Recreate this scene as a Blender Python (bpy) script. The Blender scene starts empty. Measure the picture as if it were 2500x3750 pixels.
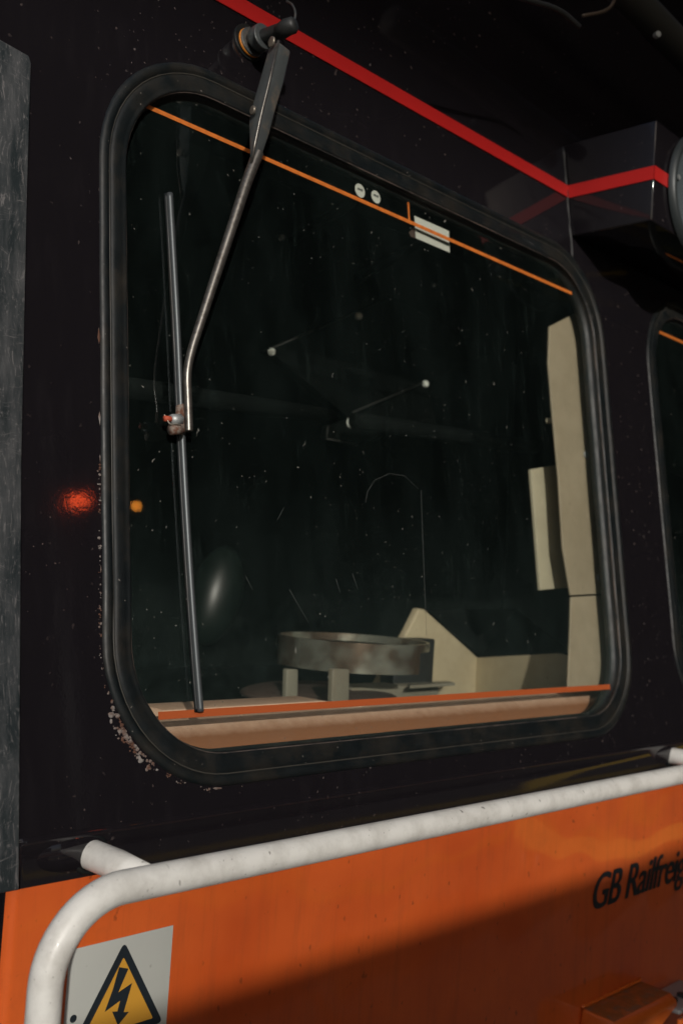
import bpy, bmesh, math, random
from mathutils import Vector, Matrix, noise
random.seed(7)
S = bpy.context.scene
COL = S.collection
H = 1.6                                    # camera height above the ground
# ------------------------------------------------------------------ camera
AX = Vector((0.6864953, 0.08590448, 0.72204198))     # world X in camera space (x right, y down, z forward)
AY = Vector((-0.72423711, -0.0077735, 0.6895072))
AZ = Vector((0.06484455, -0.99627305, 0.05687874))
F = 3900.0
CAM = Vector((0, 0, H))
cd = bpy.data.cameras.new('camera'); cam = bpy.data.objects.new('camera', cd); COL.objects.link(cam)
right = Vector((AX.x, AY.x, AZ.x)); down = Vector((AX.y, AY.y, AZ.y)); fwd = Vector((AX.z, AY.z, AZ.z))
m = Matrix((right, -down, -fwd)).transposed().to_4x4(); m.translation = CAM
cam.matrix_world = m
cd.sensor_fit = 'VERTICAL'; cd.sensor_height = 36; cd.sensor_width = 24
cd.lens = F/3750*36
cd.clip_start = 0.02; cd.clip_end = 500
cd.dof.use_dof = True; cd.dof.focus_distance = 1.30; cd.dof.aperture_fstop = 5.0
S.camera = cam
# ------------------------------------------------------------------ world and sun
SUN_EL = math.radians(16); SUN_DIR = Vector((0.588*math.cos(SUN_EL), 0.809*math.cos(SUN_EL), -math.sin(SUN_EL))).normalized()  # light travels this way
w = bpy.data.worlds.new('World'); S.world = w; w.use_nodes = True
wn = w.node_tree; bg = wn.nodes['Background']; sky = wn.nodes.new('ShaderNodeTexSky'); sky.sky_type = 'NISHITA'
sky.sun_disc = False; sky.sun_elevation = math.radians(32); sky.sun_rotation = math.atan2(-SUN_DIR.x, -SUN_DIR.y)
sky.dust_density = 3; sky.air_density = 1.0
wn.links.new(sky.outputs[0], bg.inputs[0]); bg.inputs[1].default_value = 0.068
sd = bpy.data.lights.new('sun', 'SUN'); so = bpy.data.objects.new('sun', sd); COL.objects.link(so)
sd.energy = 2.5; sd.angle = math.radians(1.0); sd.color = (1.0, 0.95, 0.88)
so.rotation_euler = SUN_DIR.to_track_quat('-Z', 'Y').to_euler()
S.view_settings.view_transform = 'Standard'; S.view_settings.look = 'None'
S.view_settings.exposure = 0.0; S.view_settings.gamma = 1.0; S.view_settings.use_curve_mapping = False
S.render.engine = 'CYCLES'
S.render.resolution_x = 682; S.render.resolution_y = 1024
# ------------------------------------------------------------------ geometry helpers
RK = math.radians(8.5)
ZC = -0.2955                                # crease between the raked cab front and the upright lower front
CS, SN = math.cos(RK), math.sin(RK)
NR = Vector((0, -CS, SN)); OR = Vector((0, 1, ZC))
def W(u, v, n=0.0):                          # raked cab front: across, up the slope, outward
    return Vector((u, 1 + v*SN - n*CS, ZC + v*CS + n*SN + H))
def ray(px, py):
    c = Vector((px-1250, py-1875, F)); return Vector((AX.dot(c), AY.dot(c), AZ.dot(c)))
def PY(px, py, y=1.0):
    r = ray(px, py); p = r*(y/r.y); return Vector((p.x, p.y, p.z+H))
def PR(px, py, n=0.0):
    r = ray(px, py); p = r*((OR.dot(NR)+n)/r.dot(NR)); return Vector((p.x, p.y, p.z+H))
def UV(px, py, n=0.0):
    p = PR(px, py, n); d = p-Vector((0, 0, H))-OR
    return p.x, d.y*SN + d.z*CS
def link(name, me, mat, parent=None, smooth=False):
    o = bpy.data.objects.new(name, me); COL.objects.link(o)
    if mat is not None and not me.materials: me.materials.append(mat)
    if smooth:
        for p in me.polygons: p.use_smooth = True
    if parent is not None:
        o.parent = parent
        if parent.parent is None: o.location = -parent.location
    return o
def bmo(name, bm, mat, parent=None, smooth=False, bevel=0, normals=True):
    if normals: bmesh.ops.recalc_face_normals(bm, faces=bm.faces)
    me = bpy.data.meshes.new(name); bm.to_mesh(me); bm.free()
    o = link(name, me, mat, parent, smooth)
    if bevel:
        b = o.modifiers.new('bevel', 'BEVEL'); b.width = bevel; b.segments = 3; b.limit_method = 'ANGLE'; b.angle_limit = math.radians(35)
        b.harden_normals = False
        for p in me.polygons: p.use_smooth = True
    return o
def tag(o, label=None, cat=None, group=None, kind=None):
    if label: o['label'] = label
    if cat: o['category'] = cat
    if group: o['group'] = group
    if kind: o['kind'] = kind
    return o
def smooth_path(pts, it=2):
    for _ in range(it):
        q = [pts[0]]
        for a, b in zip(pts, pts[1:]): q += [a.lerp(b, .25), a.lerp(b, .75)]
        q.append(pts[-1]); pts = q
    return pts
def tube_bm(bm, pts, rad, seg=20, caps=True, flat=1.0, up=None):
    rads = rad if isinstance(rad, (list, tuple)) else [rad]*len(pts)
    rings = []; ref = Vector(up) if up else None
    for i, p in enumerate(pts):
        t = (pts[min(i+1, len(pts)-1)]-pts[max(i-1, 0)]).normalized()
        if ref is None: ref = t.orthogonal()
        a = (ref-t*ref.dot(t)).normalized(); b = t.cross(a); ref = a
        rings.append([bm.verts.new(p+(a*math.cos(k*2*math.pi/seg)+b*math.sin(k*2*math.pi/seg)*flat)*rads[i]) for k in range(seg)])
    for r0, r1 in zip(rings, rings[1:]):
        for k in range(seg): bm.faces.new((r0[k], r0[(k+1) % seg], r1[(k+1) % seg], r1[k]))
    if caps: bm.faces.new(rings[0]); bm.faces.new(rings[-1])
    return bm
def tube(name, pts, rad, mat, parent=None, **k):
    return bmo(name, tube_bm(bmesh.new(), pts, rad, **k), mat, parent, True)
def prism(bm, front, back):
    a = [bm.verts.new(p) for p in front]; b = [bm.verts.new(p) for p in back]
    bm.faces.new(a); bm.faces.new(b[::-1]); n = len(a)
    for i in range(n): bm.faces.new((a[i], b[i], b[(i+1) % n], a[(i+1) % n]))
    return bm
def slab(name, pts, d, mat, parent=None, bevel=0):  # polygon extruded by vector d
    return bmo(name, prism(bmesh.new(), pts, [p+d for p in pts]), mat, parent, False, bevel)
def box(bm, x0, x1, y0, y1, z0, z1):
    f = [Vector((x0, y0, z0)), Vector((x1, y0, z0)), Vector((x1, y0, z1)), Vector((x0, y0, z1))]
    return prism(bm, f, [p+Vector((0, y1-y0, 0)) for p in f])
def disc(name, c, n, r, d, mat, parent=None, seg=28, r2=None, bevel=0):
    return bmo(name, tube_bm(bmesh.new(), [c, c+n.normalized()*d], [r, r2 or r], seg=seg), mat, parent, False, bevel)
def rrect(u0, u1, v0, v1, r, d=0.0, k=14):   # rounded rectangle outline; r = (bl, br, tr, tl), d = inward offset
    u0 += d; u1 -= d; v0 += d; v1 -= d; pts = []
    for (cx, cy, a0, rr) in ((u0, v0, 180, r[0]), (u1, v0, 270, r[1]), (u1, v1, 0, r[2]), (u0, v1, 90, r[3])):
        rr = max(rr-d, .01); sx = 1 if cx == u0 else -1; sy = 1 if cy == v0 else -1
        for i in range(k+1):
            a = math.radians(a0+90*i/k)
            pts.append((cx+sx*rr+rr*math.cos(a), cy+sy*rr+rr*math.sin(a)))
    # subdivide the long straight sides
    out = []
    for i, p in enumerate(pts):
        q = pts[(i+1) % len(pts)]; out.append(p)
        L = math.hypot(q[0]-p[0], q[1]-p[1])
        if i % (k+1) == k:
            for j in range(1, 12): out.append((p[0]+(q[0]-p[0])*j/12, p[1]+(q[1]-p[1])*j/12))
    return out
# ------------------------------------------------------------------ material helpers
def mat(name, base=(.5, .5, .5), rough=.5, metal=0, coat=0, spec=.5, coat_rough=.03):
    m = bpy.data.materials.new(name); m.use_nodes = True
    b = m.node_tree.nodes['Principled BSDF']
    b.inputs['Base Color'].default_value = (*base, 1); b.inputs['Roughness'].default_value = rough
    b.inputs['Metallic'].default_value = metal; b.inputs['Coat Weight'].default_value = coat
    b.inputs['Coat Roughness'].default_value = coat_rough
    b.inputs['Specular IOR Level'].default_value = spec
    return m
class G:                                       # small node graph helper
    def __init__(s, m): s.t = m.node_tree; s.b = s.t.nodes.get('Principled BSDF')
    def n(s, ty, **k):
        x = s.t.nodes.new('ShaderNode'+ty)
        for a, b in k.items(): setattr(x, a, b)
        return x
    def l(s, a, b): s.t.links.new(a, b)
    def co(s, scale=(1, 1, 1), warp=0, wscale=20):
        c = s.n('TexCoord'); mp = s.n('Mapping'); mp.inputs['Scale'].default_value = scale
        src = c.outputs['Object']
        if warp:
            nz = s.n('TexNoise'); nz.inputs['Scale'].default_value = wscale; nz.inputs['Detail'].default_value = 3; s.l(src, nz.inputs['Vector'])
            vm = s.n('VectorMath', operation='MULTIPLY_ADD'); s.l(nz.outputs['Color'], vm.inputs[0]); vm.inputs[1].default_value = (warp,)*3; s.l(src, vm.inputs[2]); src = vm.outputs[0]
        s.l(src, mp.inputs[0]); return mp.outputs[0]
    def noise(s, scale, det=4, rough=.55, sc=(1, 1, 1), vec=None):
        nz = s.n('TexNoise'); nz.inputs['Scale'].default_value = scale; nz.inputs['Detail'].default_value = det; nz.inputs['Roughness'].default_value = rough
        s.l(vec or s.co(sc), nz.inputs['Vector']); return nz.outputs['Fac']
    def ramp(s, fac, a, b, lo=0, hi=1):
        r = s.n('MapRange'); r.inputs['From Min'].default_value = a; r.inputs['From Max'].default_value = b
        r.inputs['To Min'].default_value = lo; r.inputs['To Max'].default_value = hi; s.l(fac, r.inputs['Value']); return r.outputs[0]
    def math(s, op, a, b):
        x = s.n('Math', operation=op)
        for i, q in enumerate((a, b)):
            if isinstance(q, (int, float)): x.inputs[i].default_value = q
            else: s.l(q, x.inputs[i])
        return x.outputs[0]
    def mix(s, fac, a, b):
        x = s.n('Mix', data_type='RGBA')
        if isinstance(fac, (int, float)): x.inputs[0].default_value = fac
        else: s.l(fac, x.inputs[0])
        for i, q in ((6, a), (7, b)):
            if isinstance(q, tuple): x.inputs[i].default_value = (*q, 1)
            else: s.l(q, x.inputs[i])
        return x.outputs[2]
    def specks(s, scale, thr, gate, sc=(1, 1, 1), warp=.01, ws=60, soft=.5, patch=None):
        v = s.n('TexVoronoi'); v.inputs['Scale'].default_value = scale; s.l(s.co(sc, warp, ws), v.inputs['Vector'])
        d = s.ramp(v.outputs['Distance'], thr, thr*soft)
        sp = s.n('SeparateColor'); s.l(v.outputs['Color'], sp.inputs[0])
        g = s.math('GREATER_THAN', sp.outputs[0], gate)
        r = s.math('MULTIPLY', s.math('MULTIPLY', d, g), s.ramp(sp.outputs[1], 0, 1, .25, 1))
        if patch:
            r = s.math('MULTIPLY', r, s.ramp(s.noise(patch, 3), .45, .6))
        return r
    def bump(s, h, dist, strength=1.0, normal='Normal'):
        x = s.n('Bump'); x.inputs['Distance'].default_value = dist; x.inputs['Strength'].default_value = strength
        s.l(h, x.inputs['Height']); s.l(x.outputs[0], s.b.inputs[normal]); return x.outputs[0]
    def base(s, c): s.l(c, s.b.inputs['Base Color'])
    def rough(s, c): s.l(c, s.b.inputs['Roughness'])
def mx(g, a, b): return g.math('MAXIMUM', a, b)

M = {}
# black cab paint: deep, chipped, dusted
m = M['paint'] = mat('black_paint', (.009, .0085, .010), .16, coat=.0); g = G(m)
dust = g.ramp(g.noise(5, 6, .65), .45, .8, 0, .012)
streak = g.ramp(g.noise(9, 5, .6, (9, 9, .8)), .5, .8, 0, .5)
c = g.mix(streak, (.0095, .0082, .0100), (.016, .014, .016))
chip = mx(g, g.specks(75, .17, .76, warp=.012, ws=90), g.specks(26, .12, .84, warp=.03, ws=70, patch=4))
chip = mx(g, g.math('MULTIPLY', chip, g.ramp(g.noise(3.2, 4, .6), .40, .62, .12, 1)), g.specks(190, .22, .9, patch=3))
chip = mx(g, chip, g.math('MULTIPLY', g.ramp(g.noise(26, 6, .8, (1, 1, .55)), .70, .74), .6))
tone = g.mix(g.noise(7, 2), (.26, .26, .27), (.22, .12, .08))
g.base(g.mix(g.math('MULTIPLY', chip, .75), c, tone)); g.rough(g.ramp(g.noise(6, 6, .7), .3, .75, .03, .08))
g.bump(g.noise(220, 3, .6), .0003, .09)
# orange paint
m = M['orange'] = mat('orange_paint', (.62, .105, .018), .30, coat=.9, coat_rough=.03); g = G(m)
c = g.mix(g.ramp(g.noise(3, 5, .6), .35, .7), (.52, .078, .014), (.70, .130, .024))
c = g.mix(g.ramp(g.noise(30, 6, .75, (1.4, 1.4, .12)), .50, .72, 0, .30), c, (.22, .05, .018))
c = g.mix(g.ramp(g.noise(11, 7, .75), .55, .75, 0, .28), c, (.30, .07, .025))
d = mx(g, g.specks(60, .17, .70, (1, 1, .6), warp=.015), g.specks(150, .2, .88, (1, 1, .5), patch=4))
d = mx(g, d, g.math('MULTIPLY', g.specks(28, .16, .88, (1, 1, .7), warp=.04, ws=60), .7))
g.base(g.mix(g.math('MULTIPLY', d, .8), c, (.05, .018, .01)))
g.bump(g.noise(2.6, 2, .4), .03, .5, 'Coat Normal'); g.bump(g.noise(300, 2), .0002, .3)
# red stripe
m = M['red'] = mat('red_tape', (.56, .014, .012), .45); g = G(m)
g.base(g.mix(g.math('MULTIPLY', g.specks(55, .12, .85), .6), g.mix(g.noise(12, 4), (.40, .012, .011), (.50, .016, .014)), (.12, .02, .02)))
# rubber seal
m = M['rubber'] = mat('black_rubber', (.02, .022, .022), .42); g = G(m)
c = g.mix(g.ramp(g.noise(14, 6, .7), .45, .72), (.005, .0075, .0085), (.022, .019, .015))
g.base(g.mix(g.math('MULTIPLY', mx(g, g.specks(120, .15, .86), g.specks(60, .1, .9, warp=.02)), .6), c, (.3, .27, .24)))
g.rough(g.ramp(g.noise(30, 4), .3, .7, .38, .58)); g.bump(g.noise(60, 4), .0010, .4); g.b.inputs['Specular IOR Level'].default_value = .4
m = M['groove_glint'] = mat('groove_highlight_line', (.045, .042, .036), .5)  # highlight along the seal groove, put in as a lighter colour
m = M['dustlip_glint'] = mat('dusty_lip_highlight', (.1, .07, .06), .7); g = G(m); g.base(g.mix(g.ramp(g.noise(12, 5, .7), .4, .65), (.015, .017, .017), (.13, .095, .08)))  # brown dust on the lip plus its pinkish highlight, both in the colour
m = M['sealant'] = mat('dried_sealant', (.24, .21, .19), .9); g = G(m)
g.base(g.mix(g.ramp(g.noise(60, 4), .4, .6), (.09, .04, .024), (.23, .21, .195)))
# glass
def glass(name, dirt):
    m = bpy.data.materials.new(name); m.use_nodes = True; t = m.node_tree; g = G(m); t.nodes.remove(g.b)
    out = [x for x in t.nodes if x.type == 'OUTPUT_MATERIAL'][0]
    tr = g.n('BsdfTransparent'); tr.inputs[0].default_value = (.95, .955, .94, 1)
    gl = g.n('BsdfGlossy'); gl.inputs['Roughness'].default_value = .015; gl.inputs[0].default_value = (.9, .97, 1, 1)
    fr = g.n('Fresnel'); fr.inputs[0].default_value = 1.45
    geo = g.n('NewGeometry'); front = g.math('SUBTRACT', 1, geo.outputs['Backfacing']); m1 = g.n('MixShader'); g.l(g.math('MULTIPLY', fr.outputs[0], front), m1.inputs[0]); g.l(tr.outputs[0], m1.inputs[1]); g.l(gl.outputs[0], m1.inputs[2])
    df = g.n('BsdfDiffuse'); fd = g.n('BsdfDiffuse'); fd.inputs[0].default_value = (.27, .40, .37, 1); g.l(g.mix(g.noise(4, 2), (.42, .46, .45), (.34, .30, .24)), df.inputs[0])
    sp = mx(g, g.specks(95, .12, .72, warp=.012, ws=90), g.specks(30, .08, .80, warp=.03, ws=50))
    sp = g.math('MULTIPLY', sp, g.ramp(g.noise(4.1, 4, .6), .36, .58, .35, 1)); sp = mx(g, sp, g.specks(230, .16, .90, patch=3.5))
    sp = mx(g, sp, g.math('MULTIPLY', g.specks(26, .07, .9, (1.2, 1.2, .32), warp=.02, patch=2.5), .5))
    film = g.ramp(g.noise(5, 7, .68, (2.0, 2.0, .8)), .40, .80, .008, .024*dirt)
    tcg = g.n('TexCoord'); sg_ = g.n('SeparateXYZ'); g.l(tcg.outputs['Object'], sg_.inputs[0])
    low = g.math('MULTIPLY', g.ramp(sg_.outputs[2], H+.12, H-.22), g.ramp(g.noise(34, 6, .75), .3, .75, .010, .042)); film = g.math('ADD', film, low)
    strk = g.math('MULTIPLY', g.ramp(g.noise(22, 5, .7, (3.2, 3.2, .16)), .56, .72, 0, .02), g.ramp(g.noise(3, 3), .4, .6)); film = g.math('ADD', film, strk)
    s2 = g.math('MULTIPLY', sp, .6); m15 = g.n('MixShader'); g.l(g.math('MULTIPLY', film, front), m15.inputs[0]); g.l(m1.outputs[0], m15.inputs[1]); g.l(fd.outputs[0], m15.inputs[2])
    m2 = g.n('MixShader'); g.l(g.math('MULTIPLY', s2, front), m2.inputs[0]); g.l(m15.outputs[0], m2.inputs[1]); g.l(df.outputs[0], m2.inputs[2])
    g.l(m2.outputs[0], out.inputs['Surface']); return m
M['glass'] = glass('windscreen_glass', 1.0)
M['heater2'] = mat('red_orange_edge_line', (.40, .085, .022), .5)
M['heater'] = mat('orange_edge_line', (.60, .17, .028), .5)
m = M['heater']; g = G(m); g.base(g.mix(g.ramp(g.noise(90, 3), .4, .7), (.62, .17, .028), (.46, .12, .02)))
# white rail paint
m = M['white'] = mat('white_rail_paint', (.72, .70, .65), .42, coat=.1); g = G(m)
c = g.mix(g.ramp(g.noise(18, 6, .65), .46, .75, 0, .8), (.74, .73, .69), (.44, .42, .38))
d = mx(g, g.specks(80, .17, .72, (1, .6, .6), warp=.02), g.specks(200, .25, .8, patch=9))
g.base(g.mix(g.math('MULTIPLY', d, .8), c, (.09, .075, .06))); g.bump(g.noise(55, 5), .0016, .4)
# metals
m = M['arm'] = mat('dark_coated_steel', (.07, .072, .072), .34, metal=.55); g = G(m)
g.base(g.mix(g.ramp(g.noise(28, 6, .7), .5, .68), (.12, .135, .138), (.27, .22, .175))); g.rough(g.ramp(g.noise(60, 4), .3, .7, .28, .5))
m = M['arm_rod'] = mat('worn_steel_rod', (.22, .20, .185), .36, metal=.8); g = G(m)
g.base(g.mix(g.ramp(g.noise(120, 5, .7), .45, .7), (.19, .18, .165), (.10, .088, .078)))
M['blade'] = mat('blade_metal', (.085, .095, .10), .42, metal=.5)
M['bolt'] = mat('bolt_metal', (.34, .30, .25), .4, metal=.8)
m = M['rust'] = mat('rusty_fitting', (.12, .07, .05), .75, metal=.2); g = G(m)
g.base(g.mix(g.ramp(g.noise(160, 4), .42, .6), (.13, .055, .032), (.24, .20, .17)))
M['zinc'] = mat('zinc_fitting', (.38, .40, .40), .5, metal=.5)
M['red_pin'] = mat('red_rust_pin', (.42, .07, .03), .7)
M['brass'] = mat('orange_washer', (.75, .26, .03), .45)
m = M['strip'] = mat('scratched_metal', (.16, .17, .175), .45, metal=.3); g = G(m)
c = g.mix(g.ramp(g.noise(14, 6, .7, (3, 3, .5)), .38, .62), (.028, .037, .041), (.10, .105, .11))
sc = g.ramp(g.noise(60, 5, .75, (7, 7, .35), g.co((7, 7, .35), .06, 8)), .56, .66)
sc2 = g.ramp(g.noise(60, 5, .7, (.6, .6, 7), g.co((.6, .6, 7), .08, 10)), .60, .68, 0, .8)
g.base(g.mix(mx(g, g.math('MULTIPLY', sc, .6), g.math('MULTIPLY', sc2, .5)), c, (.33, .31, .31))); g.bump(g.noise(50, 4, .6, (6, 6, .5)), .001, .4)
# interior
def cream(name, a, b, r=.55):
    m = mat(name, a, r); g = G(m)
    c = g.mix(g.ramp(g.noise(9, 6, .7), .4, .7), a, b)
    d = mx(g, g.specks(45, .12, .84, warp=.02), g.specks(120, .14, .9))
    g.base(g.mix(g.math('MULTIPLY', d, .65), c, (.05, .035, .02))); g.bump(g.noise(240, 2), .0006, .5); return m
M['cream'] = cream('cream_lining', (.50, .43, .29), (.41, .345, .225))
M['lining'] = cream('grey_cream_lining', (.36, .305, .215), (.28, .235, .16))
M['cream2'] = cream('pale_cream_panel', (.47, .43, .31), (.40, .36, .26))
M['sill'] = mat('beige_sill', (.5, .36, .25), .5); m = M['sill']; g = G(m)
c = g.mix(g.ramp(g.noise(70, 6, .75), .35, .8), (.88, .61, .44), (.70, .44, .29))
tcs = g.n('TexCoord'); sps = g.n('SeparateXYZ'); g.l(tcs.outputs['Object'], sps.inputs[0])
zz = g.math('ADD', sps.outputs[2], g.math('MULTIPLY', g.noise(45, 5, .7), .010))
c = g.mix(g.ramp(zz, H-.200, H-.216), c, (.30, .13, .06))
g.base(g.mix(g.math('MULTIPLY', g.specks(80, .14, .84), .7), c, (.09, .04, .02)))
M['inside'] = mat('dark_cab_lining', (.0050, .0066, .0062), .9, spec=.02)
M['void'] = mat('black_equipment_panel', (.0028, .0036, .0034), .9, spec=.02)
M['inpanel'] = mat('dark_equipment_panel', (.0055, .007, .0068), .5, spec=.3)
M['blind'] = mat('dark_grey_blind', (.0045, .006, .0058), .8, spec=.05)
m = M['hoop'] = mat('tarnished_steel_hoop', (.30, .29, .24), .22, metal=.75); g = G(m)
g.base(g.mix(g.ramp(g.noise(13, 3, .5), .42, .55), (.20, .15, .11), (.42, .43, .36))); g.bump(g.noise(7, 2), .01, .5)
M['legs'] = cream('greyed_green_legs', (.24, .23, .18), (.20, .17, .12))
M['brown'] = mat('dull_brown_seat', (.075, .05, .04), .7)
M['screw'] = mat('bright_screw', (.75, .78, .72), .4)
M['scratch'] = mat('glass_scratch', (.07, .075, .07), .7)
M['edgegrey'] = mat('worn_edge', (.022, .022, .02), .6)
M['label'] = mat('white_sticker', (.62, .64, .58), .5)
M['label_band'] = mat('grey_green_print', (.06, .085, .075), .5)
M['ink'] = mat('dark_ink', (.012, .018, .024), .5)
M['signwhite'] = mat('sign_white', (.44, .45, .42), .45, coat=.2); m = M['signwhite']; g = G(m)
g.base(g.mix(g.math('MULTIPLY', g.specks(60, .13, .86), .6), g.mix(g.noise(10, 5), (.42, .43, .40), (.50, .51, .47)), (.1, .09, .08)))
M['yellow'] = mat('sign_yellow', (.60, .30, .035), .5)
M['dark'] = mat('dark_steel', (.02, .021, .021), .5)
M['lampglass'] = mat('lamp_lens', (.10, .12, .13), .1, coat=1)
m = M['platform'] = mat('platform_concrete', (.25, .24, .22), .85); g = G(m); g.base(g.mix(g.noise(2, 8, .6), (.08, .077, .07), (.14, .13, .12)))
m = M['ballast'] = mat('dark_ballast', (.06, .055, .05), .95); g = G(m); g.base(g.mix(g.noise(25, 6, .7), (.03, .027, .025), (.10, .09, .08))); g.bump(g.noise(25, 5), .05, 1)
M['lineyellow'] = mat('yellow_line_paint', (.62, .42, .04), .7)
m = M['brick'] = mat('dark_blocker_brick', (.016, .015, .014), .9, spec=.15); g = G(m)  # near-black brick for the added light blockers
br = g.n('TexBrick'); br.inputs['Scale'].default_value = 4; g.l(g.co(), br.inputs['Vector']); br.inputs['Color1'].default_value = (.018, .015, .013, 1); br.inputs['Color2'].default_value = (.013, .012, .011, 1); br.inputs['Mortar'].default_value = (.01, .01, .01, 1)
g.base(br.outputs['Color'])
M['roof'] = mat('dark_blocker_roof', (.012, .013, .014), .9, spec=.1)  # near-black so the added roof mirrors dark
def emit(name, col, st):
    m = mat(name, col, .3); b = m.node_tree.nodes['Principled BSDF']; b.inputs['Emission Color'].default_value = (*col, 1); b.inputs['Emission Strength'].default_value = st; return m

# ================================================================== SETTING
def plane(name, x0, x1, y0, y1, z, mt):
    bm = bmesh.new(); bm.faces.new([bm.verts.new(p) for p in ((x0, y0, z), (x1, y0, z), (x1, y1, z), (x0, y1, z))])
    return bmo(name, bm, mt)
m = M['dark']
tag(plane('ground', -150, 150, -150, 150, 0, M['ballast']), kind='structure')
bm = bmesh.new(); box(bm, -40, 60, -7.0, -1.0, 0.004, .11); tag(bmo('pavement', bm, M['platform'], bevel=.02), kind='structure')
tag(plane('painted_line', -40, 60, -1.75, -1.60, .114, M['lineyellow']), kind='structure')

# dark wall and roof added unseen, front right, to keep the reflections dark
bm = bmesh.new(); box(bm, 3.6, 16, -7.2, -7.0, 0, 6.4); box(bm, 15.8, 16, -7.0, 8, 0, 6.4)
o = tag(bmo('reflection_blocker_wall', bm, M['brick']), 'added unseen dark brick wall facing the locomotive front to darken its reflections', 'building')
bm = bmesh.new(); prism(bm, [Vector((0.75, -7.3, 4.2)), Vector((16, -7.3, 4.2)), Vector((16, 1.05, 5.2)), Vector((0.75, 1.05, 5.2))],
      [Vector((0.75, -7.3, 4.3)), Vector((16, -7.3, 4.3)), Vector((16, 1.05, 5.3)), Vector((0.75, 1.05, 5.3))])
tag(bmo('reflection_blocker_roof', bm, M['roof']), 'added unseen dark roof above the train to darken its reflections', 'canopy')
# slab added unseen behind the camera to keep low light off the cab top
bm = bmesh.new(); prism(bm, [Vector((-16, -9, 6.46)), Vector((-1, -9, 7.26)), Vector((-1, -9, 9.2)), Vector((-16, -9, 9.2))], [Vector((-16, -11.5, 6.46)), Vector((-1, -11.5, 7.26)), Vector((-1, -11.5, 9.2)), Vector((-16, -11.5, 9.2))])
fb = tag(bmo('sun_blocker', bm, M['brick']), 'added unseen slab behind the camera that blocks the low sun', 'sun_blocker')
bm = bmesh.new(); box(bm, -16, -14.5, -11.4, -9.1, 0, 6.40); bmo('sun_blocker_leg', bm, M['brick'], fb)
# wall added unseen behind the camera; shades the lower panel, gap lights the step
bm = bmesh.new(); box(bm, -4.0, .335, -1.16, -1.0, 0.105, 1.79); box(bm, .575, 1.05, -1.16, -1.0, 0.105, 1.79); box(bm, .335, .575, -1.16, -1.0, .105, 1.42); box(bm, .335, .575, -1.16, -1.0, 1.552, 1.79)
tag(bmo('shade_caster_wall', bm, M['brick']), 'added unseen brick wall behind the camera that shades the lower panel', 'wall')

# ================================================================== LOCOMOTIVE
loco = bpy.data.objects.new('locomotive', None); COL.objects.link(loco); loco.location = (2.5, 1.2, 0)
tag(loco, 'black and orange freight locomotive cab front with rounded windscreens', 'locomotive')

WIN = dict(u0=.703, u1=1.908, v0=.030, v1=.976); RR = (.175, .155, .17, .185)
U2 = 1.395                                   # offset to the second windscreen
def outline(d, du=0, k=14):
    return [(a+du, b) for a, b in rrect(WIN['u0'], WIN['u1'], WIN['v0'], WIN['v1'], RR, d, k)]
# raked upper front: a sheet with two openings
cu = bpy.data.curves.new('c', 'CURVE'); cu.dimensions = '2D'; cu.fill_mode = 'BOTH'
def spl(pts):
    s = cu.splines.new('POLY'); s.points.add(len(pts)-1)
    for p, q in zip(s.points, pts): p.co = (q[0], q[1], 0, 1)
    s.use_cyclic_u = True
spl([(-.6, 0.0), (4.6, 0.0), (4.6, 1.9), (-.6, 1.9)]); spl(outline(.006)); spl(outline(.006, U2))
co_ = bpy.data.objects.new('c', cu); COL.objects.link(co_)
dg = bpy.context.evaluated_depsgraph_get(); me = bpy.data.meshes.new_from_object(co_.evaluated_get(dg))
bpy.data.objects.remove(co_)
for v in me.vertices: v.co = W(v.co.x, v.co.y, 0)
me.materials.clear()
cf = link('cab_front', me, M['paint'], loco)
md = cf.modifiers.new('solid', 'SOLIDIFY'); md.thickness = .006; md.offset = 0
# cab shell behind
bm = bmesh.new()
a = [Vector((-.6, 1.02, -1.4+H)), Vector((4.6, 1.02, -1.4+H)), Vector((4.6, 1.02+.0, ZC-.05+H)), Vector((-.6, 1.02, ZC-.05+H))]
def quad(*p): bm.faces.new([bm.verts.new(q) for q in p])
yb = 3.2; zt = 1.58; zb = -1.1
quad(Vector((-.6, yb, zb+H)), Vector((4.6, yb, zb+H)), Vector((4.6, yb, zt+H)), Vector((-.6, yb, zt+H)))
quad(Vector((-.6, 1.01, zb+H)), Vector((-.6, yb, zb+H)), Vector((-.6, yb, zt+H)), Vector((-.6, 1.285, zt+H)), Vector((-.6, 1.01, ZC+H)))
quad(Vector((4.6, 1.01, zb+H)), Vector((4.6, yb, zb+H)), Vector((4.6, yb, zt+H)), Vector((4.6, 1.285, zt+H)), Vector((4.6, 1.01, ZC+H)))
quad(Vector((-.6, 1.285, zt+H)), Vector((4.6, 1.285, zt+H)), Vector((4.6, yb, zt+H)), Vector((-.6, yb, zt+H)))
quad(Vector((-.6, 1.03, ZC-.1+H)), Vector((4.6, 1.03, ZC-.1+H)), Vector((4.6, yb, ZC-.1+H)), Vector((-.6, yb, ZC-.1+H)))
bmo('cab_shell', bm, M['inside'], loco, normals=False)
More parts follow.
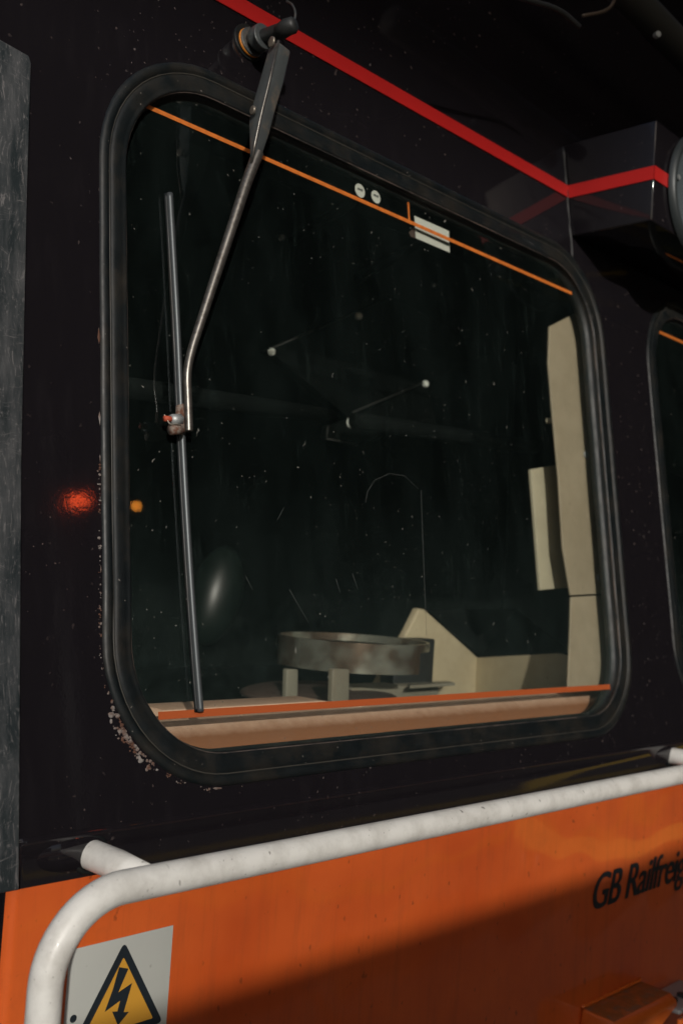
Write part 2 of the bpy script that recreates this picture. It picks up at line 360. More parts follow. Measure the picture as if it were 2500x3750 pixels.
# lower front: black band then orange panel, rounded at the left corner
def swept(name, prof, mt, x0=.5907, x1=4.6, parent=loco, part='all'):
    # prof: (y_offset_outward, z) ; swept along X, then round the left corner into +y
    r = .014; st = [(x1, 0, 0)]
    n = 26
    for i in range(n): st.append((x1+(x0+r-x1)*(i+1)/n, 0, 0))
    for i in range(1, 9):
        a = math.radians(90*i/8); st.append((x0+r-r*math.sin(a), r-r*math.cos(a), a))
    st.append((x0, .30, math.radians(90)))
    if part == 'front': st = st[:33]
    if part == 'return': st = st[32:]
    bm = bmesh.new(); cols = []
    for (x, dy, a) in st:
        cols.append([bm.verts.new((x-q*math.sin(a), 1+dy-q*math.cos(a), z+H)) for q, z in prof])
    for c0, c1 in zip(cols, cols[1:]):
        for i in range(len(prof)-1): bm.faces.new((c0[i], c0[i+1], c1[i+1], c1[i]))
    return bmo(name, bm, mt, parent, True)
swept('black_band', [(-.012, ZC+.012), (.0, ZC+.003), (.0045, ZC-.002), (.0055, ZC-.006), (.0045, ZC-.010), (.003, ZC-.018), (.0015, ZC-.03), (.001, -.3481)], M['paint'])
swept('orange_panel', [(0.0, -.3485), (.0, -.6), (0, -.9), (0, -1.25)], M['orange'], part='front')
swept('corner_return', [(0.0, -.3485), (.0, -.6), (0, -.9), (0, -1.25)], M['paint'], part='return')
bm = bmesh.new(); box(bm, -.6, .575, 1.06, 1.3, -1.3+H, ZC-.004+H); bmo('side_panel', bm, M['paint'], loco, bevel=.01)
# red stripe on the wall, the box side and the box front
sv0, sv1 = 1.0915, 1.118
BX = 1.815; BY = .972
def rst(pts, d): return slab('red_stripe', pts, d, M['red'], loco)
rst([W(-.6, sv0, .004), W(BX-.001, sv0, .004), W(BX-.001, sv1, .004), W(-.6, sv1, .004)], NR*.0012)
z0 = W(0, sv0).z; z1 = W(0, sv1).z
yw0 = W(0, sv0).y-.004; yw1 = W(0, sv1).y-.004
rst([Vector((BX-.0022, BY, z0)), Vector((BX-.0022, yw0, z0)), Vector((BX-.0022, yw1, z1)), Vector((BX-.0022, BY, z1))], Vector((.0012, 0, 0)))
rst([Vector((BX-.001, BY-.0022, z0)), Vector((1.868, BY-.0022, z0)), Vector((1.868, BY-.0022, z1)), Vector((BX-.001, BY-.0022, z1))], Vector((0, .0012, 0)))
# headlight box
bz0, bz1 = .704+H, .900+H
bm = bmesh.new(); prism(bm, [Vector((BX, BY, bz0)), Vector((BX, 1.20, bz0)), Vector((BX, 1.20, bz1)), Vector((BX, BY, bz1))],
      [Vector((2.75, BY, bz0)), Vector((2.75, 1.20, bz0)), Vector((2.75, 1.20, bz1)), Vector((2.75, BY, bz1))])
hb = bmo('headlight_box', bm, M['paint'], loco, bevel=.0035)
bm = bmesh.new()
pts = [W(BX-.003, 1.20-.012*i, .003) + Vector((random.uniform(-.0015, .0015), 0, 0)) for i in range(21)]
tube_bm(bm, pts, [.0012+random.uniform(0, .0026) for _ in pts], seg=8); bmo('weld_bead', bm, M['dark'], hb, True)
lc = Vector((1.990, BY, .800+H)); sc_ = 1.45
for rr_, yy, mt_ in ((.082, .004, 'dark'), (.070, .008, 'lampglass')):
    pass
bm = bmesh.new(); N = 48; prof = [(.086, 0), (.085, -.010), (.080, -.014), (.075, -.010), (.070, .0), (.068, .02)]
cols = [[bm.verts.new(lc+Vector((math.cos(a)*r*sc_, y-.004, math.sin(a)*r*sc_))) for r, y in prof] for a in [2*math.pi*i/N for i in range(N)]]
for i in range(N):
    for j in range(len(prof)-1): bm.faces.new((cols[i][j], cols[i][j+1], cols[(i+1) % N][j+1], cols[(i+1) % N][j]))
hl = bmo('headlight', bm, mat('grey_lamp_rim', (.035, .042, .044), .4, metal=.2), hb, True)
disc('lens', lc+Vector((0, -.006, 0)), Vector((0, 1, 0)), .100, .005, M['lampglass'], hb, 40)
disc('screw', lc+Vector((-.094, -.011, .012)), Vector((0, 1, 0)), .005, .004, M['zinc'], hb, 12)

# ------------------------------------------------------------------ windscreens
SEAL = [(-.005, .001), (-.0045, .0035), (-.0015, .0062), (.003, .0072), (.0075, .0062), (.0095, .0028), (.0110, .0024), (.013, .0042), (.018, .0050), (.026, .0046), (.0305, .0036),
        (.0325, .0044), (.0345, .0036), (.0352, .000), (.0340, -.004), (.0345, -.0105), (.040, -.0125), (.040, -.026), (.0, -.026)]
def windscreen(label):
    bm = bmesh.new(); og = [W(a, b, -.0115) for a, b in outline(.030)]
    prism(bm, og, [p-NR*.008 for p in og])
    gl = bmo('windscreen', bm, M['glass'], loco)
    gl['label'] = label
    bm = bmesh.new(); rings = []
    for d, n in SEAL:
        o = outline(d); rings.append([bm.verts.new(W(a, b, n+.0006*noise.noise(Vector((a*14, b*14, d*3))))+Vector((0.0, 0, 0))+ (W(1, 0)-W(0, 0))*(.0012*noise.noise(Vector((b*9, a*9, 2))))) for a, b in o])
    L = len(rings[0])
    for r0, r1 in zip(rings, rings[1:]):
        for k in range(L): bm.faces.new((r0[k], r0[(k+1) % L], r1[(k+1) % L], r1[k]))
    bmo('rubber_seal', bm, M['rubber'], gl, True)
    for nm, d, n, rad, mt_ in (('groove_highlight', .0102, .0028, .0009, 'groove_glint'), ('lip_dust_highlight', .0350, .0012, .0011, 'dustlip_glint')):  # thin tubes for the groove highlight and the dusty lip's highlight
        o = [W(a, b, n) for a, b in outline(d)]; o += o[:2]
        tube(nm, o, [rad*(1+.35*noise.noise(p*25)) for p in o], M[mt_], gl, seg=8, caps=False)
    # thin orange lines laminated at top and bottom edge of the pane, and a short riser
    t = .0055
    for (p0, p1) in (((550, 402), (2085, 1067)), ((600, 2624), (2225, 2513))):
        a = UV(*p0, -.0105); b = UV(*p1, -.0105); v = (a[1]+b[1])/2
        e = outline(.036)
        slab('edge_line', [W(a[0]-.008, v-t/2*(1.7 if v<.3 else 1.15), -.0105), W(b[0]+.006, v-t/2*(1.7 if v<.3 else 1.15), -.0105), W(b[0]+.006, v+t/2*(1.7 if v<.3 else 1.15), -.0105), W(a[0]-.008, v+t/2*(1.7 if v<.3 else 1.15), -.0105)], NR*.0006, M['heater'] if v > .5 else M['heater2'], gl)
        if v > .5: vt = v
    a = UV(1491, 740, -.0105)
    slab('edge_line', [W(a[0], vt+.002, -.0105), W(a[0]+.0035, vt+.002, -.0105), W(a[0]+.0035, a[1], -.0105), W(a[0], a[1], -.0105)], NR*.0006, M['heater'], gl)
    return gl
ws = windscreen('large windscreen with the tall wiper in front of it')
ws2 = ws.copy(); COL.objects.link(ws2); ws2.location = ws.location+Vector((U2, 0, 0)); ws2['label'] = 'second windscreen at the right edge, beyond the pillar'
for ch in list(ws.children):
    c = ch.copy(); COL.objects.link(c); c.parent = ws2
# stickers on the inside of the glass
def sticker(px, py, r):
    c = PR(px, py, -.0205); o = disc('round_sticker', c, -NR, r, .0006, M['label'], ws, 32)
    for k in range(4):
        s0 = c+NR*.0004+Vector((-.0062+k*.0032, 0, 0)); up = (W(0, 1)-W(0, 0)); 
        slab('printed_mark', [s0, s0+Vector((.0022, 0, 0)), s0+Vector((.0022, 0, 0))+up*(.003+.001*(k % 2)), s0+up*(.003+.001*(k % 2))], NR*.0002, M['ink'], ws)
sticker(1318, 698, .0115); sticker(1376, 721, .0108)
q = [PR(1517, 790, -.0205), PR(1643, 846, -.0205), PR(1646, 925, -.0205), PR(1522, 872, -.0205)]
slab('label_sticker', q, -NR*.0006, M['label'], ws)
def inq(a, b): return (q[0].lerp(q[1], a)).lerp(q[3].lerp(q[2], a), b)
slab('printed_band', [inq(.02, .58), inq(.98, .60), inq(.98, .74), inq(.02, .68)], NR*.0004, M['label_band'], ws)
slab('label_sticker', [PR(1497, 850, -.0207), PR(1518, 830, -.0207), PR(1519, 872, -.0207), PR(1503, 866, -.0207)], -NR*.0005, M['brown'], ws)

for pts in ([(1338, 1840), (1345, 1800), (1372, 1758), (1425, 1734), (1480, 1742), (1530, 1790)], [(1541, 1795), (1546, 1950), (1553, 2120), (1561, 2330)], [(1015, 1905), (1040, 1858)], [(1290, 2100), (1310, 2160)], [(900, 2110), (925, 2160)], [(1060, 2160), (1095, 2220), (1130, 2280)], [(1230, 2120), (1245, 2170)]):
    tube('scratch', [PR(x, y, -.0112) for x, y in pts], .00024, M['scratch'], ws, seg=5)
# crumbling sealant along the seal's lower left corner
bm = bmesh.new()
def lump(p, r):
    mt = Matrix.Translation(p) @ Matrix.Rotation(random.uniform(0, 6), 4, 'X') @ Matrix.Diagonal((r*random.uniform(.6, 1.3), r*random.uniform(.6, 1.3), r*random.uniform(.4, .9), 1))
    bmesh.ops.create_icosphere(bm, subdivisions=1, radius=1, matrix=mt)
for _ in range(900):
    t = random.random(); px = None
    # parameter down the left side and round the lower left corner
    if t < .35: u, v = WIN['u0']-.006, random.uniform(.20, .42); amt = .3
    else:
        a = math.radians(random.uniform(180, 262)); r = RR[0]
        u = WIN['u0']+r+(r+.0065)*math.cos(a); v = WIN['v0']+r+(r+.0065)*math.sin(a)
        amt = 1.0 if 205 < math.degrees(a) < 232 else .45
    ex = abs(random.gauss(0, 1))*.0052*amt
    cx, cv = WIN['u0']+RR[0], WIN['v0']+RR[0]
    d = Vector((u-cx, min(v-cv, 0))).normalized()
    if random.random() < (.95 if amt == 1 else .45): lump(W(u+d.x*ex, v+d.y*ex, random.uniform(0, .003)), random.uniform(.0007, .0027)*(1.35 if amt == 1 else .8))
for _ in range(36):
    x = random.gauss(.93, .03); lump(W(x, WIN['v0']-.006+random.gauss(0, .003), .002), random.uniform(.0005, .0016))
for cx_, cy_, n_ in ((745, 240, 5), (650, 243, 10), (700, 243, 10), (2316, 2400, 10), (2310, 2470, 8), (1090, 420, 10), (1120, 437, 10)):
    for _ in range(n_): lump(PR(cx_+random.gauss(0, 14), cy_+random.gauss(0, 5)), random.uniform(.0005, .0013))
bead = [(WIN['u0']-.0062, .62-.012*i) for i in range(36)]
bead += [(WIN['u0']+RR[0]+(RR[0]+.0066)*math.cos(math.radians(a)), WIN['v0']+RR[0]+(RR[0]+.0066)*math.sin(math.radians(a))) for a in range(183, 268, 3)]
tube_bm(bm, [W(u+.0012*noise.noise(Vector((u*50, v*50, 1))), v, .0008) for u, v in bead], [max(.0004, .0016+.0022*noise.noise(Vector((v*40, u*40, 5)))) for u, v in bead], seg=8)
tag(bmo('dried_sealant', bm, M['sealant'], ws), kind='stuff')

# ------------------------------------------------------------------ scratched corner strip at the left edge
up = W(0, 1)-W(0, 0)
s = slab('corner_strip', [W(.40, -.05, .0035), W(.5925, -.05, .0035), W(.5932, .40, .0035), W(.5985, .70, .0035), W(.6030, .872, .0035), W(.600, .880, .0035), W(.40, .905, .0035)], NR*.005, M['strip'], loco, .0015)
s['label'] = 'scratched bare metal strip at the left corner'

# ------------------------------------------------------------------ handrail
RY = .893; RZ = -.3285+H; rr = .0168; R = .082
lx = .5735
path = [Vector((3.1, RY, RZ)), Vector((2.4, RY, RZ)), Vector((1.8, RY, RZ)), Vector((1.2, RY, RZ)), Vector((lx+R+.12, RY, RZ)), Vector((lx+R, RY, RZ))]
for i in range(1, 15):
    a = math.radians(90*i/14); path.append(Vector((lx+R-R*math.sin(a), RY, RZ-R+R*math.cos(a))))
path += [Vector((lx, RY, RZ-.3)), Vector((lx, RY, RZ-.55)), Vector((lx, RY+.02, RZ-.60)), Vector((lx, 1.0, RZ-.62))]
hr = tube('handrail', path, rr, M['white'], loco, seg=32)
for px, py in ((330, 3135), (2450, 2775)):
    b = PY(px, py, 1.0); b.z = RZ+.004
    tube('standoff', [b+Vector((0, .02, 0)), b, b+Vector((0, -.05, 0)), Vector((b.x, RY, RZ))], rr*.97, M['white'], hr, seg=28)
    # rim of black putty and a dark fairing bump round the hole
    bm = bmesh.new(); N = 30; P = []
    for i in range(N):
        a = 2*math.pi*i/N; P.append(b+Vector((math.cos(a)*.0195, -.001, math.sin(a)*.0195)))
    P.append(P[0]); P.append(P[1])
    tube_bm(bm, P, [.0035+.0012*noise.noise(p*60) for p in P], seg=10, caps=False); bmo('collar', bm, M['rubber'], hr, True)
    bm = bmesh.new(); bmesh.ops.create_uvsphere(bm, u_segments=40, v_segments=20, radius=1, matrix=Matrix.Translation(b+Vector((-.020, .006, .006))) @ Matrix.Diagonal((.058, .014, .025, 1)))
    bmo('mounting_bump', bm, M['paint'], loco, True)

# ------------------------------------------------------------------ electrical warning sign
bm = bmesh.new(); ZS = -.424+H
sg = slab('warning_sign', [Vector((.668, .9985, ZS-.21)), Vector((.8073, .9985, ZS-.21)), Vector((.8073, .9985, ZS)), Vector((.668, .9985, ZS))], Vector((0, .0012, 0)), M['signwhite'], loco, .0003)
sg['label'] = 'white warning sign with a black bordered yellow triangle'
def cq(x, y): return (x*1250/1568, 2900+y*1250/1568)
ap = PY(*cq(572, 705), .998); rc = PY(*cq(737, 1052), .998); cx = ap.x; bz = rc.z; hw = rc.x-cx
def tri(s, y, r=.004, k=5):
    A = [Vector((cx, 0, ap.z)), Vector((cx-hw, 0, bz)), Vector((cx+hw, 0, bz))]; c = (A[0]+A[1]+A[2])/3
    A = [c+(p-c)*s for p in A]; out = []
    for i in range(3):
        p, a, b = A[i], A[i-1], A[(i+1) % 3]; p0 = p+(a-p).normalized()*r; p1 = p+(b-p).normalized()*r
        for j in range(k+1):
            t = j/k; q_ = p0*(1-t)**2+p*2*t*(1-t)+p1*t*t; out.append(Vector((q_.x, y, q_.z)))
    return out
slab('triangle_border', tri(1.06, .9978, .008), Vector((0, .0006, 0)), M['ink'], sg)
slab('triangle', tri(.80, .9971, .002), Vector((0, .0006, 0)), M['yellow'], sg)
bolt = [(548, 805), (590, 812), (543, 922), (607, 878), (568, 1012), (592, 1010), (542, 1072), (516, 1010), (540, 1008), (553, 958), (482, 1010), (520, 905)]
slab('lightning_bolt', [PY(*cq(*p), .9970) for p in bolt], Vector((0, -.0004, 0)), M['ink'], sg)
disc('rivet_hole', PY(*cq(337, 1042), .9984), Vector((0, -1, 0)), .0042, .0006, M['ink'], sg, 16)

# ------------------------------------------------------------------ operator lettering
fc = bpy.data.curves.new('t', 'FONT'); fc.body = 'GB Railfreight'; fc.size = .090; fc.shear = .30; fc.offset = 0.0; fc.space_character = .93; fc.extrude = .0002
fo = bpy.data.objects.new('t', fc); COL.objects.link(fo)
dg = bpy.context.evaluated_depsgraph_get(); me = bpy.data.meshes.new_from_object(fo.evaluated_get(dg)); bpy.data.objects.remove(fo)
bm = bmesh.new()
for k in range(4):                       # a heavier stroke from four slightly shifted passes
    t_ = bmesh.new(); t_.from_mesh(me)
    for v in t_.verts: v.co = Vector((1.760+v.co.x*.93+k*.0013, .9985-v.co.z-k*.00006, -.5815+H+v.co.y+(k % 2)*.0008))
    tm = bpy.data.meshes.new('t'); t_.to_mesh(tm); t_.free(); bm.from_mesh(tm); bpy.data.meshes.remove(tm)
bm.to_mesh(me); bm.free()
me.materials.clear()
link('lettering', me, M['ink'], loco)['label'] = 'dark slanted lettering reading GB Railfreight'

# ------------------------------------------------------------------ step bracket, lower right
SZ = -.7505+H; x0, x1 = 1.751, 1.969
bm = bmesh.new()
prism(bm, [Vector((x0, 1.0, SZ)), Vector((x0, .935, SZ-.003)), Vector((x0-.004, .922, SZ-.012)), Vector((x0-.012, .915, SZ-.10)), Vector((x0-.012, 1.0, SZ-.10))],
      [Vector((x1, 1.0, SZ)), Vector((x1, .935, SZ-.003)), Vector((x1, .922, SZ-.012)), Vector((x1, .918, SZ-.022)), Vector((x1, 1.0, SZ-.022))])
m = M['stepo'] = mat('worn_orange_step', (.6, .12, .02), .35, coat=.3); g = G(m)
geo = g.n('NewGeometry'); sn = g.n('SeparateXYZ'); g.l(geo.outputs['True Normal'], sn.inputs[0])
worn = g.math('MULTIPLY', g.ramp(sn.outputs[2], .93, .985), g.ramp(g.noise(34, 6, .7), .30, .50, .35, 1))
g.base(g.mix(worn, (.62, .13, .02), g.mix(g.ramp(g.noise(60, 5, .7), .5, .65), (.24, .085, .025), (.17, .12, .09)))); g.bump(g.noise(60, 4), .002, .5)
st = bmo('step_bracket', bm, M['stepo'], loco, bevel=.009)
P = [Vector((x0+(x1-x0)*i/40, .9975+.0008*math.sin(i*2.1), SZ+.002+.0007*math.sin(i*1.3))) for i in range(41)]
tube('weld_bead', P, [.0022+.0014*abs(math.sin(i*1.7+.4*math.sin(i))) for i in range(41)], M['stepo'], st, seg=8)
bm = bmesh.new(); box(bm, x1-.015, x1+.14, .91, .985, SZ-.034, SZ-.026); gb = bmo('grey_plate', bm, M['zinc'], st, bevel=.002)
bm = bmesh.new(); box(bm, x1-.03, x1+.10, .90, .908, SZ-.09, SZ-.036); bmo('end_plate', bm, M['stepo'], st, bevel=.002)
for dx in (.02, .055): disc('bolt_head', Vector((x1+dx, .94, SZ-.026)), Vector((0, 0, 1)), .009, .007, M['dark'], st, 6, bevel=.001)

# ------------------------------------------------------------------ wiper
def rod(pts, n): return [PR(x, y, k) for (x, y), k in zip(pts, n)]
ctrl = [(945, 560, .060), (905, 660, .056), (850, 830, .047), (790, 1010, .037), (735, 1180, .028), (700, 1285, .022), (684, 1370, .019), (688, 1450, .017), (692, 1578, .015)]
pp = smooth_path([PR(x, y, n) for x, y, n in ctrl], 3)
wp = tube('windscreen_wiper', pp, [.0078-.0024*min(1, i/len(pp)*1.6) for i in range(len(pp))], M['arm_rod'], loco, seg=20)
wp['label'] = 'windscreen wiper with a bent steel arm hanging over the large windscreen'
bl = [(622, 708, -.003), (636, 950, -.003), (650, 1200, -.003), (662, 1480, -.003), (676, 1760, -.003), (697, 2110, -.003), (718, 2400, -.003), (735, 2606, -.003)]
pb = smooth_path([PR(*q_) for q_ in bl], 2)
tube('wiper_blade', pb, .0042, M['blade'], wp, seg=14)
tube('rubber_edge', [p-NR*.004+Vector((-.003, 0, 0)) for p in pb], .0028, M['rubber'], wp, seg=10)
# clamp
def cyl(name, p, q_, r, mt, seg=18): return tube(name, [p, q_], r, mt, wp, seg=seg)
bm = bmesh.new(); A = [PR(654, 1482, .012), PR(690, 1474, .012), PR(700, 1580, .012), PR(650, 1580, .012)]
prism(bm, A, [p-NR*.006 for p in A]); bmo('clamp_plate', bm, M['rust'], wp, bevel=.001)
bm = bmesh.new(); A = [PR(658, 1525, .017), PR(676, 1520, .017), PR(677, 1583, .017), PR(656, 1583, .017)]
prism(bm, A, [p-NR*.022 for p in A]); bmo('clamp_block', bm, M['rust'], wp, bevel=.002)
cyl('clamp_nut', PR(627, 1537, .014), PR(662, 1537, .014), .0072, M['zinc'], 6)
cyl('clamp_nut', PR(624, 1572, .012), PR(662, 1573, .012), .0066, M['rust'])
cyl('pin', PR(602, 1532, .013), PR(628, 1535, .013), .0036, M['red_pin'])
tube('wire_clip', smooth_path([PR(602, 1518, .013), PR(608, 1527, .014), PR(622, 1556, .016), PR(640, 1553, .018), PR(662, 1556, .018)]), .0009, M['bolt'], wp, seg=6)
# arm head: a folded channel; its corner highlight is added as a lighter tube
n0, n1 = .092, .060
Lt, Et, Rt_ = (985, 165), (1019, 150), (1063, 185)
Fr = [PR(1019, 150, n0+.004), PR(1063, 187, n0), PR(1040, 290, .084), PR(1000, 400, .076), PR(985, 470, .070), PR(948, 590, .062), PR(925, 590, .062), PR(953, 430, .074), PR(985, 300, .084)]
bm = bmesh.new()
cr = [(1019, 150, .096), (985, 300, .086), (953, 430, .076), (934, 520, .068), (920, 600, .061)]
lf = [(985, 172, .070), (948, 300, .062), (920, 395, .054), (911, 440, .051), (916, 600, .057)]
rt = [(1063, 187, .094), (1038, 300, .085), (1008, 400, .077), (985, 490, .070), (949, 600, .061)]
rb = [(1060, 200, .072), (1036, 310, .064), (1006, 410, .056), (983, 495, .054), (947, 602, .055)]
rows = [[bm.verts.new(PR(*p)) for p in r] for r in (lf, cr, rt, rb)]
for a, b in zip(rows, rows[1:]):
    for i in range(4): bm.faces.new((a[i], a[i+1], b[i+1], b[i]))
a, b = rows[3], rows[0]
for i in range(4): bm.faces.new((a[i], a[i+1], b[i+1], b[i]))
bm.faces.new([r[0] for r in rows]); bm.faces.new([r[4] for r in rows][::-1])
bmo('arm_head', bm, M['arm'], wp, bevel=.0022)
tube('arm_edge_highlight', [PR(*p)+NR*.0004 for p in cr], .0020, M['arm_rod'], wp, seg=8)
# knuckle and spindle
bx = PR(900, 155); ax = NR
def sp(px, py, n): return PR(px, py, n)
tube('spindle', [PR(898, 160, .0), PR(1025, 112, .075), PR(1075, 95, .100)], [.011, .0098, .0095], M['dark'], wp, seg=22)
tube('spindle_cap', [PR(1020, 122, .080), PR(1050, 100, .094), PR(1074, 92, .104), PR(1084, 88, .108)], [.0108, .0116, .0112, .0075], M['dark'], wp, seg=24)
for (px, py, n, r, d, mt_) in ((905, 160, .001, .027, .005, 'rubber'), (914, 159, .007, .0212, .004, 'brass'), (920, 156, .010, .021, .004, 'arm'), (940, 148, .022, .018, .016, 'arm'), (962, 138, .040, .0175, .003, 'arm')):
    disc('spindle_collar', PR(px, py, n), NR, r, d, M[mt_], wp, 30, bevel=.0012)
def facebolt(px, py, n, r):
    c_ = PR(px, py, n); nn = ((PR(948, 300, .062)-PR(985, 300, .086)).cross(up)).normalized()
    if nn.dot(CAM-c_) < 0: nn = -nn
    disc('head_bolt', c_, nn, r, .0035, M['bolt'], wp, 24, bevel=.001)
facebolt(999, 155, .086, .0072); facebolt(930, 405, .066, .006)
tube('hose_stub', smooth_path([PR(1078, 75, .10), PR(1083, 45, .09), PR(1070, 15, .07), PR(1050, 5, .05)]), .0016, M['arm'], wp, seg=8)

# ------------------------------------------------------------------ inside the cab
def ins(name, mt_, bm, bevel=0, label=None):
    o = bmo(name, bm, mt_, loco, bevel=bevel)
    if label: o['label'] = label
    return o
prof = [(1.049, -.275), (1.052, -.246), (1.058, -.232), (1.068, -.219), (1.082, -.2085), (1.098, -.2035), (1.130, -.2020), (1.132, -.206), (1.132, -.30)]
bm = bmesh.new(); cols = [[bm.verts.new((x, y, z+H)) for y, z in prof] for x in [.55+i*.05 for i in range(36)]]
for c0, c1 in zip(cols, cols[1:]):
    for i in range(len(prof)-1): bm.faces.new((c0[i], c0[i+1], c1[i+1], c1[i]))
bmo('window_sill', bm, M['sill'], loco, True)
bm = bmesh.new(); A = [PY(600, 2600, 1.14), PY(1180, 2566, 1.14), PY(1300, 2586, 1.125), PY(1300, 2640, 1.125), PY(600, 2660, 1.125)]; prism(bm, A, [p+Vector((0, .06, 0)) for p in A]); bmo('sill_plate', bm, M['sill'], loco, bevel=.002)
# right pillar lining: upper and lower pieces with a seam
def pil(name, pts, n, th, mt_, label=None):
    bm = bmesh.new(); A = [PR(x, y, n) for x, y in pts]; prism(bm, A, [p-NR*th for p in A]); return ins(name, mt_, bm, .0015, label)
pl = pil('pillar_lining', [(2012, 1195), (2100, 1150), (2330, 1150), (2420, 2162), (2090, 2180), (2060, 2000), (2045, 1750), (2022, 1500), (2008, 1330)], -.045, .005, M['lining'], 'cream upper lining of the right window pillar')
pil('pillar_lining', [(2091, 2186), (2420, 2168), (2450, 2512), (2079, 2538), (2080, 2500), (2088, 2300)], -.046, .005, M['lining'], 'cream lower lining of the right window pillar')
pil('cream_panel', [(1944, 1718), (2050, 1700), (2100, 2150), (1979, 2161)], -.10, .008, M['cream2'], 'pale cream upright panel beside the pillar lining')
for x, y in ((2141, 1665), (2188, 2116)): disc('lining_screw', PR(x, y, -.0445), NR, .0075, .003, M['zinc'], loco, 16, bevel=.001)
disc('coat_hook', PR(2003, 1542, -.07), NR, .006, .02, M['cream2'], loco, 12)
# console
D = 1.42
def at(x, y, d=D): return PY(x, y, d)
slab('console_side', [at(1375, 2525), at(1492, 2315), at(1535, 2228), at(1555, 2232), at(1752, 2410), at(1744, 2570), at(1375, 2590)], Vector((0, .02, 0)), M['cream'], loco, .004)['label'] = 'cream console side plate with a peaked top'
slab('console_front', [at(1753, 2412), at(2085, 2395, 1.13), at(2085, 2600, 1.13), at(1745, 2600)], Vector((0, .03, 0)), M['cream'], loco, .005)['label'] = 'low cream console front'
slab('console_screen', [at(1565, 2232, 1.46), at(1890, 2232, 1.60), at(2088, 2390, 1.20), at(1757, 2404, 1.45)], Vector((0, .02, -.01)), M['inpanel'], loco)
# steel hoop on legs
hc = PY(1295, 2338, 1.36); hR = .143
bm = bmesh.new(); N = 72; hh = .052
va = math.atan2(hc.y, hc.x)            # direction away from the camera
a0, a1 = va+math.radians(78), va+math.radians(238)
prev = None
for i in range(N+1):
    a = a0+(a1-a0)*i/N
    p = [bm.verts.new(hc+Vector((math.cos(a)*r, math.sin(a)*r, z))) for r, z in ((hR, 0), (hR, -hh), (hR-.003, -hh), (hR-.003, 0))]
    if prev:
        for k in range(4): bm.faces.new((prev[k], prev[(k+1) % 4], p[(k+1) % 4], p[k]))
    prev = p
hp = bmo('steel_hoop', bm, M['hoop'], loco, True)
hp['label'] = 'round tarnished steel hoop standing on the desk'
md = hp.modifiers.new('edge', 'EDGE_SPLIT'); md.split_angle = math.radians(40)
bm = bmesh.new(); prev = None
for i in range(97):
    a = 2*math.pi*i/96
    p = [bm.verts.new(hc+Vector((math.cos(a)*r, math.sin(a)*r, z))) for r, z in ((hR-.001, .0008), (hR-.001, -.014), (hR-.006, -.014), (hR-.006, .0008))]
    if prev:
        for k in range(4): bm.faces.new((prev[k], prev[(k+1) % 4], p[(k+1) % 4], p[k]))
    prev = p
bmo('hoop_rim', bm, M['hoop'], hp, False)
for x, w_, d in ((1250, 30, 1.24), (1072, 20, 1.36)):
    slab('hoop_leg', [PY(x-w_, 2450, d), PY(x+w_, 2452, d), PY(x+w_-2, 2610, d), PY(x-w_-6, 2610, d)], Vector((0, .012, 0)), M['legs'], hp, .002)
# small dark case and tray behind the hoop
bm = bmesh.new(); a = PY(1290, 2520, 1.34); b = PY(1640, 2512, 1.34); box(bm, a.x, b.x-.03, 1.34, 1.40, a.z-.07, a.z); ins('desk_case', M['legs'], bm, .003)
bm = bmesh.new(); a = PY(1445, 2480, 1.37); b = PY(1590, 2460, 1.37); box(bm, a.x, b.x, 1.372, 1.41, a.z-.03, a.z+.075); ins('desk_unit', M['dark'], bm, .004)
slab('desk_tray', [PY(1500, 2510, 1.30), PY(1665, 2500, 1.30), PY(1640, 2494, 1.40), PY(1500, 2498, 1.40)], Vector((0, 0, -.006)), M['legs'], loco)
bm = bmesh.new(); c = PY(1170, 2545, 1.42); bmesh.ops.create_uvsphere(bm, u_segments=32, v_segments=16, radius=1, matrix=Matrix.Translation(c) @ Matrix.Diagonal((.16, .14, .022, 1)))
bmo('round_seat', bm, M['brown'], loco, True)
bm = bmesh.new(); box(bm, .3, 2.6, 1.135, 1.7, -.30+H, -.262+H); ins('desk', M['inside'], bm)
# driver's seat headrest: a dark glossy shape deep in the cab
bm = bmesh.new(); c = PY(790, 2180, 1.95); bmesh.ops.create_uvsphere(bm, u_segments=32, v_segments=20, radius=1, matrix=Matrix.Translation(c) @ Matrix.Rotation(.25, 4, 'Y') @ Matrix.Diagonal((.065, .06, .12, 1)))
bmo('headrest', bm, mat('dark_green_vinyl', (.004, .008, .0065), .40), loco, True)
# equipment panels with screws, ceiling struts, sun blind tube
D2 = 1.62
slab('equipment_panel', [at(985, 1282, D2), at(1440, 1088, D2), at(1800, 1290, D2), at(1283, 1535, D2)], Vector((0, .03, 0)), M['void'], loco, .002)
for a, b in (((985, 1280), (1430, 1090)), ((1290, 1510), (1560, 1398)), ((1200, 1560), (1195, 1605)), ((1195, 1607), (1310, 1628))):
    tube('panel_edge', [PY(*a, D2-.036), PY(*b, D2-.036)], .0014, M['edgegrey'], loco, seg=6)
slab('equipment_panel', [at(1283, 1535, D2-.03), at(1560, 1398, D2-.03), at(1600, 1560, D2-.03), at(1310, 1625, D2-.03), at(1195, 1605, D2-.03), at(1200, 1560, D2-.03)], Vector((0, .02, 0)), M['void'], loco, .002)
for x, y, r in ((1028, 870, .008), (992, 1289, .0095), (1310, 1158, .0095), (1555, 1406, .0095), (1283, 1548, .014), (1585, 1045, .006)):
    disc('panel_screw', PY(x, y, D2-.034), Vector((0, -1, 0)), r*.85, .006, M['screw'], loco, 20, r2=r*.7)
tube('sun_blind', [PY(470, 1420, 1.30), PY(1210, 1525, 1.5)], .016, M['blind'], loco, seg=20)
tube('sun_blind', [PY(1300, 1540, 1.5), PY(1960, 1640, 1.62)], .018, M['blind'], loco, seg=20)
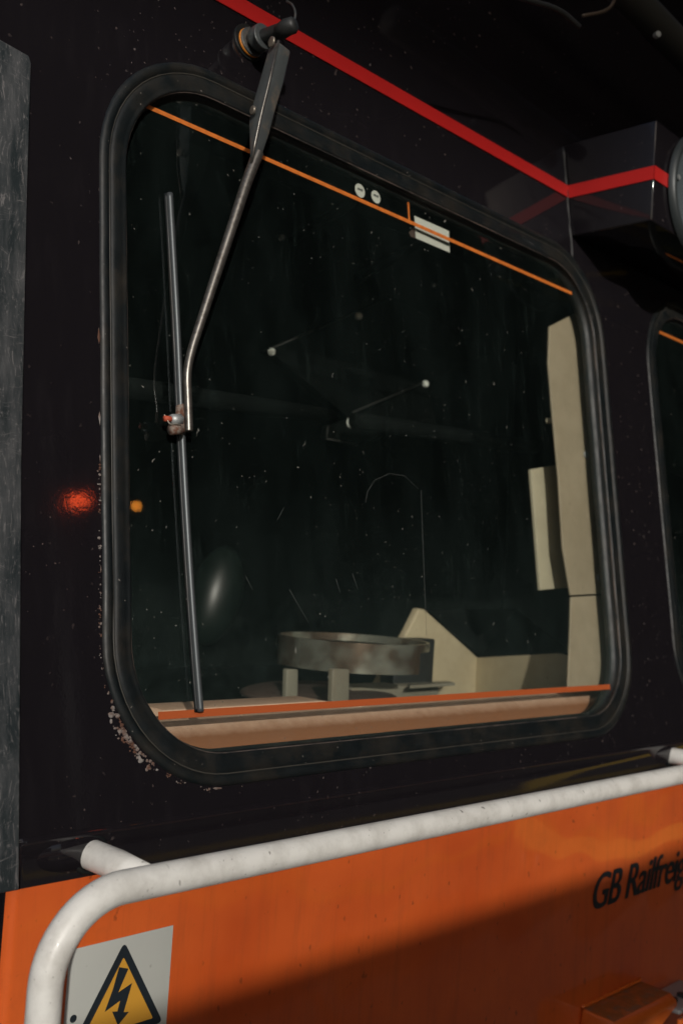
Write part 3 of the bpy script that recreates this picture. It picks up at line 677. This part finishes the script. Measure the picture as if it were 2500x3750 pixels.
for a, b in (((1075, 880), (1290, 740)), ((1310, 1020), (1540, 880))):
    tube('ceiling_strut', [PY(*a, 1.7), PY(*b, 1.75)], .012, M['blind'], loco, seg=12)

# ------------------------------------------------------------------ pipe and cable hanging across the top right
pipe = tube('pipe', [PY(2040, -290, 1.02), PY(2316, 0, 1.02), PY(2500, 190, 1.02), PY(2820, 520, 1.02)], .031, mat('grey_pipe', (.030, .032, .030), .6), None, seg=24)
tag(pipe, 'grey pipe slanting across the top right corner', 'pipe')
disc('clip', PY(2398, 132, .985), Vector((-.5, -1, 0)), .006, .010, M['zinc'], pipe, 12)
cb = tube('cable', smooth_path([PY(1760, -60, .95), PY(1927, 0, .95), PY(2047, 32, .95), PY(2119, 98, .95)]), .0045, M['dark'], None, seg=8)
tag(cb, 'thin dark cable hanging above the windscreen left of the grey pipe', 'cable')
cb = tube('cable', smooth_path([PY(2262, -60, .95), PY(2250, 0, .95), PY(2222, 42, .95), PY(2132, 58, .95)]), .003, mat('brown_cable', (.06, .042, .028), .6), None, seg=8)
tag(cb, 'short brown cable looping beside the grey pipe', 'cable')

# ------------------------------------------------------------------ signal post out in front, seen as glowing reflections in the cab paint
def refl(px, py, n, t):
    p = PR(px, py, n)-Vector((0, 0, H)); d = p.normalized(); r = d-2*d.dot(NR)*NR; return p+r*t+Vector((0, 0, H))
a = refl(285, 1835, .0, 3.0); b = refl(490, 1855, -.020, 3.0)
post = bpy.data.objects.new('signal_post', None); COL.objects.link(post); post.location = (a.x, a.y, 0)
tag(post, 'dark signal post with a red and an amber lamp', 'signal')
tube('post', [Vector((a.x, a.y-.12, .1)), Vector((a.x, a.y-.12, a.z+.3))], .04, M['dark'], post)
def lamp(c, r, col, st, wide=1.0):
    n = (Vector((.7, 1.05, c.z-.3))-c).normalized(); h = disc('lamp_housing', c-n*.1, n, r*1.5, .09, M['dark'], post, 28)
    side = n.cross(Vector((0, 0, 1))).normalized(); bm = bmesh.new()
    ring = [c+side*math.cos(t*math.pi/14)*r*wide+Vector((0, 0, 1))*math.sin(t*math.pi/14)*r for t in range(28)]
    prism(bm, [p+n*.003 for p in ring], [p-n*.009 for p in ring]); bmo('lamp_lens', bm, emit('lamp_glow', col, st), post)
lamp(a, .021, (1.0, .09, .02), 20, 1.9); lamp(b, .020, (1.0, .30, .03), 14)

# yellow board added unseen; its mirror image stands in for the platform line's
def reflx(px, py, X):
    p = PY(px, py, 1.0)-Vector((0, 0, H)); d = p.copy(); d.y = -d.y; k = (X-p.x)/d.x; return p+d*k+Vector((0, 0, H))
bp = [reflx(*q_, 4.6) for q_ in ((1960, 3000), (2700, 3060), (2700, 3130), (1960, 3075))]
bb = bpy.data.objects.new('reflection_stand_in', None); COL.objects.link(bb); c_ = (bp[0]+bp[1])/2; bb.location = (c_.x, c_.y, .11)
tag(bb, 'added unseen yellow board on two posts, mirrored in place of the platform line', 'reflection_stand_in')
slab('board', bp, Vector((.02, 0, 0)), M['lineyellow'], bb)
for p in (bp[3].lerp(bp[2], .1), bp[3].lerp(bp[2], .9)):
    tube('post', [Vector((p.x+.05, p.y, .11)), Vector((p.x+.05, p.y, p.z+.05))], .025, M['dark'], bb, seg=12)
